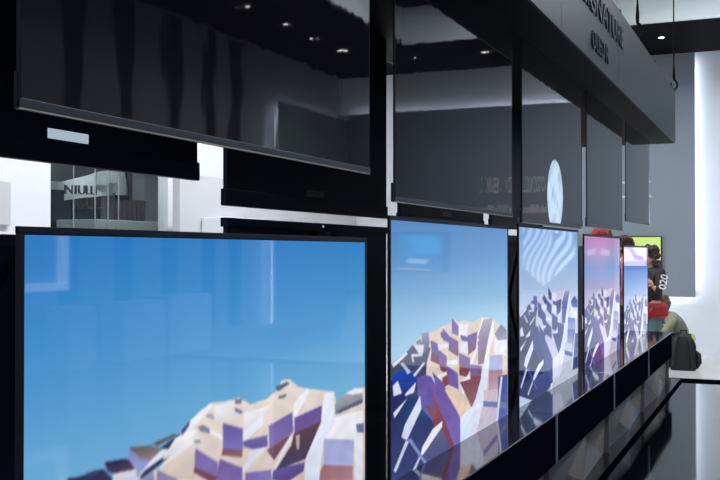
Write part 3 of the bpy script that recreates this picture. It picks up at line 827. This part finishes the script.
def head_parts(t, c, k, tiltfwd, hair, hairstyle, cap=None, body=None):
    """c = head centre, faces +x; k = scale. Returns meshes that belong to the body (head itself)."""
    R = Matrix.Rotation(tiltfwd, 3, 'Y')
    P = lambda x, y, z: Vector(c) + R @ (Vector((x, y, z)) * k)
    mb = MB()
    mb.ball(c, .1 * k, (.98, .78, 1.2), 20, R)
    mb.ball(P(.03, 0, -.055), .062 * k, (.95, .85, 1.05), 14, R)          # jaw
    mb.tube([P(.088, 0, .01), P(.112, 0, -.022), P(.09, 0, -.03)], [.008 * k, .015 * k, .009 * k], 8)
    for s in (-1, 1): mb.ball(P(-.005, s * .08, -.01), .026 * k, (.6, .35, 1.1), 10, R)
    me = bpy.data.meshes.new('h'); bmesh.ops.recalc_face_normals(mb.bm, faces=mb.bm.faces[:]); mb.bm.to_mesh(me); mb.bm.free()
    e = MB()
    for s in (-1, 1): e.ball(P(.086, s * .032, .012), .011 * k, (.6, 1.2, .8), 8, R)
    e.obj('eye', M['eye'], t, smooth=True)
    MB().ball(P(.085, 0, -.06), .018 * k, (.45, 1.2, .4), 8, R).obj('mouth', M['lip'], t, smooth=True)
    h = MB(); rr = random.Random(11)
    h.ball(P(-.016, 0, .028), .108 * k, (.98, .86, 1.08), 20, R)
    if hairstyle == 'curly':
        for q in range(90):
            a = rr.uniform(0, 2 * math.pi); zz = rr.uniform(-.2, .12)
            r0 = .1 if zz > -.02 else .085
            x = math.cos(a) * r0 * math.sqrt(max(.15, 1 - max(0, zz) ** 2 / .02)); y = math.sin(a) * r0 * .95
            if x > .03 and zz < .06: continue
            h.ball(P(x - .02, y, zz), rr.uniform(.024, .036) * k, (1, 1, 1), 8, R)
    else:
        for q in range(40):
            a = rr.uniform(0, 2 * math.pi); zz = rr.uniform(-.05, .1)
            x = math.cos(a) * .088; y = math.sin(a) * .08
            if x > .02 and zz < .06: continue
            h.ball(P(x - .02, y, zz), rr.uniform(.02, .03) * k, (1, 1, 1.3), 8, R)
    h.obj('hair', hair, t, smooth=True)
    if cap:
        cm = MB(); cm.ball(P(-.012, 0, .055), .118 * k, (1.0, .9, .82), 20, R)
        cm.prism([P(.07 + .06 * math.cos(a), .07 * math.sin(a), .045) for a in [(-1.5 + 3.0 * j / 10) for j in range(11)]], R @ Vector((0, 0, .008)))
        cm.obj('cap', cap, t, smooth=True)
    return me
def hand(w, d, n, k, curl=.5, side=1):
    """fingers from wrist w along d, palm normal n"""
    d = Vector(d).normalized(); n = Vector(n).normalized(); s = d.cross(n).normalized() * side
    out = []
    pal = [(tuple(w), (.02 * k, .026 * k)), (tuple(Vector(w) + d * .05 * k), (.017 * k, .036 * k)), (tuple(Vector(w) + d * .09 * k), (.014 * k, .036 * k))]
    out.append(skin_mesh(pal, [(0, 1), (1, 2)], 1))
    for j, ln in enumerate((.07, .08, .075, .058)):
        b0 = Vector(w) + d * .08 * k + s * (.027 - .018 * j) * k
        p1 = b0 + (d * math.cos(curl * .5) + n * math.sin(curl * .5)) * ln * .5 * k
        p2 = p1 + (d * math.cos(curl * 1.4) + n * math.sin(curl * 1.4)) * ln * .5 * k
        out.append(skin_mesh([(tuple(b0), .009 * k), (tuple(p1), .0085 * k), (tuple(p2), .007 * k)], [(0, 1), (1, 2)], 1))
    b0 = Vector(w) + d * .03 * k + s * .03 * k
    out.append(skin_mesh([(tuple(b0), .011 * k), (tuple(b0 + (d * .6 + s * .7 + n * .2) * .04 * k), .0095 * k), (tuple(b0 + (d * 1.2 + s * .8 + n * .5) * .055 * k), .008 * k)], [(0, 1), (1, 2)], 1))
    return out
def person(label, loc, rz, J, k, hair, style, topm, legm, cap=None, tilt=0., extra=None):
    t = thing('person', label, 'person', loc, None, rz)
    g_ = {n: Vector(p) * k for n, p in J.items()}
    r = lambda x: x * k
    seq = ['pelvis', 'waist', 'chest', 'neck', 'head']
    def chain(names, rad):
        return [(tuple(g_[n]), tuple(r(x) for x in q) if isinstance(q, tuple) else r(q)) for n, q in zip(names, rad)]
    nodes = []; edges = []; ix = {}
    def add(n, q, par):
        ix[n] = len(nodes); nodes.append((tuple(g_[n]), tuple(r(x) for x in q) if isinstance(q, tuple) else r(q)))
        if par: edges.append((ix[par], ix[n]))
    add('pelvis', .115, None); add('waist', .1, 'pelvis'); add('chest', .11, 'waist'); add('neck', .05, 'chest'); add('headb', .05, 'neck')
    for s in 'lr':
        add(s + 'sho', .048, 'chest'); add(s + 'elb', .042, s + 'sho'); add(s + 'wri', .028, s + 'elb')
        add(s + 'hip', .09, 'pelvis'); add(s + 'kne', .058, s + 'hip'); add(s + 'ank', .04, s + 'kne'); add(s + 'toe', .034, s + 'ank')
    body = [skin_mesh(nodes, edges, 2)]
    hm = head_parts(t, g_['head'], k, tilt, hair, style, cap)
    body.append(hm)
    for s in 'lr':
        d = g_[s + 'wri'] - g_[s + 'elb']
        nn = Vector((0, -1 if s == 'l' else 1, 0)) + Vector((0, 0, -.5))
        body += hand(g_[s + 'wri'], d, nn, k, .8, 1 if s == 'l' else -1)
    mesh_obj('body', body, M['skin'], t)
    # clothes: fuller shells that follow the same joints
    tn = []; te = []; ix2 = {}
    def ad(n, q, par, pos=None):
        ix2[n] = len(tn); tn.append((tuple(pos if pos is not None else g_[n]), tuple(r(x) for x in q) if isinstance(q, tuple) else r(q)))
        if par: te.append((ix2[par], ix2[n]))
    ad('chest', .145, None); ad('waist', .135, 'chest')
    ad('hem', .15, 'waist', g_['waist'].lerp(g_['pelvis'], .8)); ad('neck', .085, 'chest', g_['chest'].lerp(g_['neck'], .75))
    for s in 'lr':
        ad(s + 'sho', .085, 'chest'); ad(s + 'elb', .058, s + 'sho'); ad(s + 'cuf', .042, s + 'elb', g_[s + 'elb'].lerp(g_[s + 'wri'], .9))
    mesh_obj('jacket', [skin_mesh(tn, te, 2)], topm, t)
    tn.clear(); te.clear(); ix2.clear()
    ad('pelvis', .142, None)
    for s in 'lr':
        ad(s + 'hip', .102, 'pelvis'); ad(s + 'kne', .074, s + 'hip'); ad(s + 'ank', .058, s + 'kne')
    mesh_obj('trousers', [skin_mesh(tn, te, 2)], legm, t)
    for s in 'lr':
        a_, b_ = g_[s + 'ank'], g_[s + 'toe']
        MB().tube([a_ + (a_ - b_) * .35 + V(0, 0, -.02 * k), a_ + V(0, 0, -.025 * k), (a_ + b_) / 2 + V(0, 0, -.01 * k), b_ + (b_ - a_) * .25], [.03 * k, .045 * k, .044 * k, .03 * k], 12).obj('shoe', M['shoe'], t, smooth=True)
    if extra: extra(t, g_)
    return t
STAND = dict(pelvis=(0, 0, .9), waist=(.0, 0, 1.08), chest=(.01, 0, 1.27), neck=(.0, 0, 1.43), headb=(.02, 0, 1.5), head=(.03, 0, 1.575),
    lsho=(0, .17, 1.36), lelb=(.03, .22, 1.1), lwri=(.16, .17, .92), rsho=(0, -.17, 1.36), relb=(.03, -.22, 1.1), rwri=(.16, -.17, .92),
    lhip=(0, .085, .84), lkne=(.03, .095, .47), lank=(0, .1, .075), ltoe=(.13, .12, .045), rhip=(0, -.085, .84), rkne=(.02, -.095, .47), rank=(-.02, -.1, .075), rtoe=(.11, -.12, .045))
LEFT = math.atan2(math.cos(TH), -math.sin(TH))        # heading that faces the left of the picture
def floor_at(u, z, Z=0.):
    q = atz(u, 252, z); return Vector((q.x, q.y, Z))
# curly haired person in the black jacket, arms bent, looking down to the left
J = dict(STAND); J.update(lsho=(-.02, .18, 1.36), lelb=(.07, .23, 1.12), lwri=(.14, .22, 1.2), relb=(.05, -.22, 1.09), rwri=(.26, -.06, 1.1))
def sleeve(t, g_):
    # white characters running down the sleeve on the camera side
    b_, a_ = g_['lsho'], g_['lelb']; d = (b_ - a_); L = d.length; d.normalize()
    n = Matrix.Rotation(-(LEFT + .35), 3, 'Z') @ Vector((-fw.x, -fw.y, 0)).normalized(); n = (n - d * n.dot(d)).normalized(); sd = n.cross(d).normalized()
    me, co = text_mesh('020', .18, .085, .012)
    co = np.array([tuple(a_ + d * (.02 + x) + sd * (y - .055) + n * (.078 + z)) for x, y, z in co], 'f')
    me.vertices.foreach_set('co', co.ravel()); me.update(); me.materials.clear(); me.materials.append(M['white']); link('sleeve_print', me, t)
    h = MB(); h.tube([g_['pelvis'] + V(0, 0, -.1), g_['pelvis'] + V(0, 0, -.08), g_['pelvis'] + V(0, 0, .02), g_['pelvis'] + V(0, 0, .07)], [.165, .19, .188, .16], 20)
    h.obj('red_hem', M['red'], t, smooth=True)['label'] = 'red top showing below the jacket'
k = .92
person('person with dark curly hair and black jacket with white print on the sleeve', floor_at(651.5, 11.9), LEFT + .35, J, k, M['hairdark'], 'curly', M['jacket'], M['teal'], tilt=.25, extra=sleeve)
# red cap, behind the screen with pink painted reflections
k = 1.012
person('person in a red cap, mostly hidden behind the pink-skied fourth screen', floor_at(602, 10.2), LEFT + .5, STAND, k, M['hairbrown'], 'short', M['jacketnavy'], M['trousers'], cap=M['red'])
# dark haired person between the last two screens
person('dark haired person in pink top, glimpsed between the last two lit screens', floor_at(626, 11.1), LEFT - .6, STAND, .985, M['hairdark'], 'short', M['pinkcloth'], M['trousers'])
# crouching person in the olive jacket
J = dict(pelvis=(-.16, 0, .36), waist=(-.12, 0, .5), chest=(-.02, 0, .64), neck=(.07, 0, .75), headb=(.1, 0, .8), head=(.13, 0, .87),
    lsho=(.0, .17, .7), lelb=(.14, .22, .5), lwri=(.34, .16, .46), rsho=(.0, -.17, .7), relb=(.16, -.22, .5), rwri=(.36, -.12, .47),
    lhip=(-.12, .09, .34), lkne=(.26, .13, .42), lank=(.0, .12, .075), ltoe=(.13, .13, .045), rhip=(-.12, -.09, .34), rkne=(.2, -.13, .24), rank=(-.12, -.12, .09), rtoe=(-.02, -.13, .045))
def hem(t, g_):
    MB().tube([g_['pelvis'] + V(-.02, 0, -.03), g_['pelvis'] + V(-.0, 0, .03)], [.165, .165], 16).obj('lime_hem', M['lime'], t, smooth=True)['label'] = 'lime green hem below the jacket'
person('person crouching in an olive jacket behind the black backpack', floor_at(670.5, 13.2), LEFT, J, .93, M['hairbrown'], 'short', M['olive'], M['trousers'], tilt=.35, extra=hem)

# backpack on the floor
q = floor_at(683, 12.75)
t = thing('backpack', 'black backpack standing on the white floor beside the counter end', 'bag', q, None, LEFT + 1.2)
def pack_body(sx, sy, h, x0=0., z0=0.):
    mb = MB(); prev = None; n = 20
    for j in range(11):
        f_ = j / 10
        wx = sx * (1 - .5 * max(0, f_ - .6) ** 1.6 / .23 * .55); wy = sy * (1 - .9 * max(0, f_ - .62) ** 1.8 / .175 * .7)
        ring = []
        for m_ in range(n):
            a_ = 2 * math.pi * m_ / n; cx, sy_ = math.cos(a_), math.sin(a_)
            ring.append(mb.bm.verts.new((x0 + wx * math.copysign(abs(cx) ** .6, cx), wy * math.copysign(abs(sy_) ** .6, sy_), z0 + h * (f_ + .04 * math.sin(f_ * math.pi)))))
        if prev:
            for m_ in range(n): mb.bm.faces.new((prev[m_], prev[(m_ + 1) % n], ring[(m_ + 1) % n], ring[m_]))
        else: mb.bm.faces.new(ring)
        prev = ring
    mb.bm.faces.new(prev); return mb
pack_body(.1, .155, .46).obj('main_bag', M['pack'], t, smooth=True)
fp = pack_body(.045, .12, .22, -.1, .03).obj('front_pocket', M['pack'], t, smooth=True)
pack_body(.03, .1, .1, -.09, .28).obj('upper_pocket', M['pack'], t, smooth=True)
MB().tube([(-.1 - .0, -.115, .2), (-.14, -.05, .24), (-.14, .05, .24), (-.1, .115, .2)], .006, 8).obj('zip', M['packtrim'], fp)
MB().tube([(0, -.04, .46), (0, -.035, .5), (0, .035, .5), (0, .04, .46)], .01, 8).obj('grab_handle', M['pack'], t, smooth=True)
for s in (-1, 1):
    MB().tube([(.09, s * .06, .44), (.15, s * .09, .35), (.16, s * .1, .2), (.1, s * .12, .05)], .016, 8).obj('shoulder_strap', M['pack'], t, smooth=True)
    MB().tube([(0, s * .15, .03), (0, s * .185, .1), (0, s * .18, .2), (0, s * .15, .24)], [.03, .04, .036, .02], 10).obj('side_pocket', M['pack'], t, smooth=True)

# ------------------------------------------------------------------ ambient hall light
w = bpy.data.worlds.new('hall'); SC.world = w; w.use_nodes = True
bg = w.node_tree.nodes['Background']; bg.inputs['Color'].default_value = (.78, .9, 1.0, 1); bg.inputs['Strength'].default_value = .45
# soft fill panels added out of view to brighten bulkhead and room
for k, (x, y) in enumerate(((3.0, -1.2), (7.0, -1.2), (11.4, -1.5), (11.4, .7))):
    t = thing('ceiling_light_panel', 'square light panel set in the dark ceiling over the aisle', 'lamp', (x, y, 4.95), 'ceiling light panels')
    fr = MB().box((-.62, -.62, -.03), (.62, .62, 0), .005).obj('frame', M['lampring'], t)  # frame of the added fill panel
    MB().box((-.58, -.58, -.036), (.58, .58, -.03)).obj('diffuser', M['lampwide'], fr)
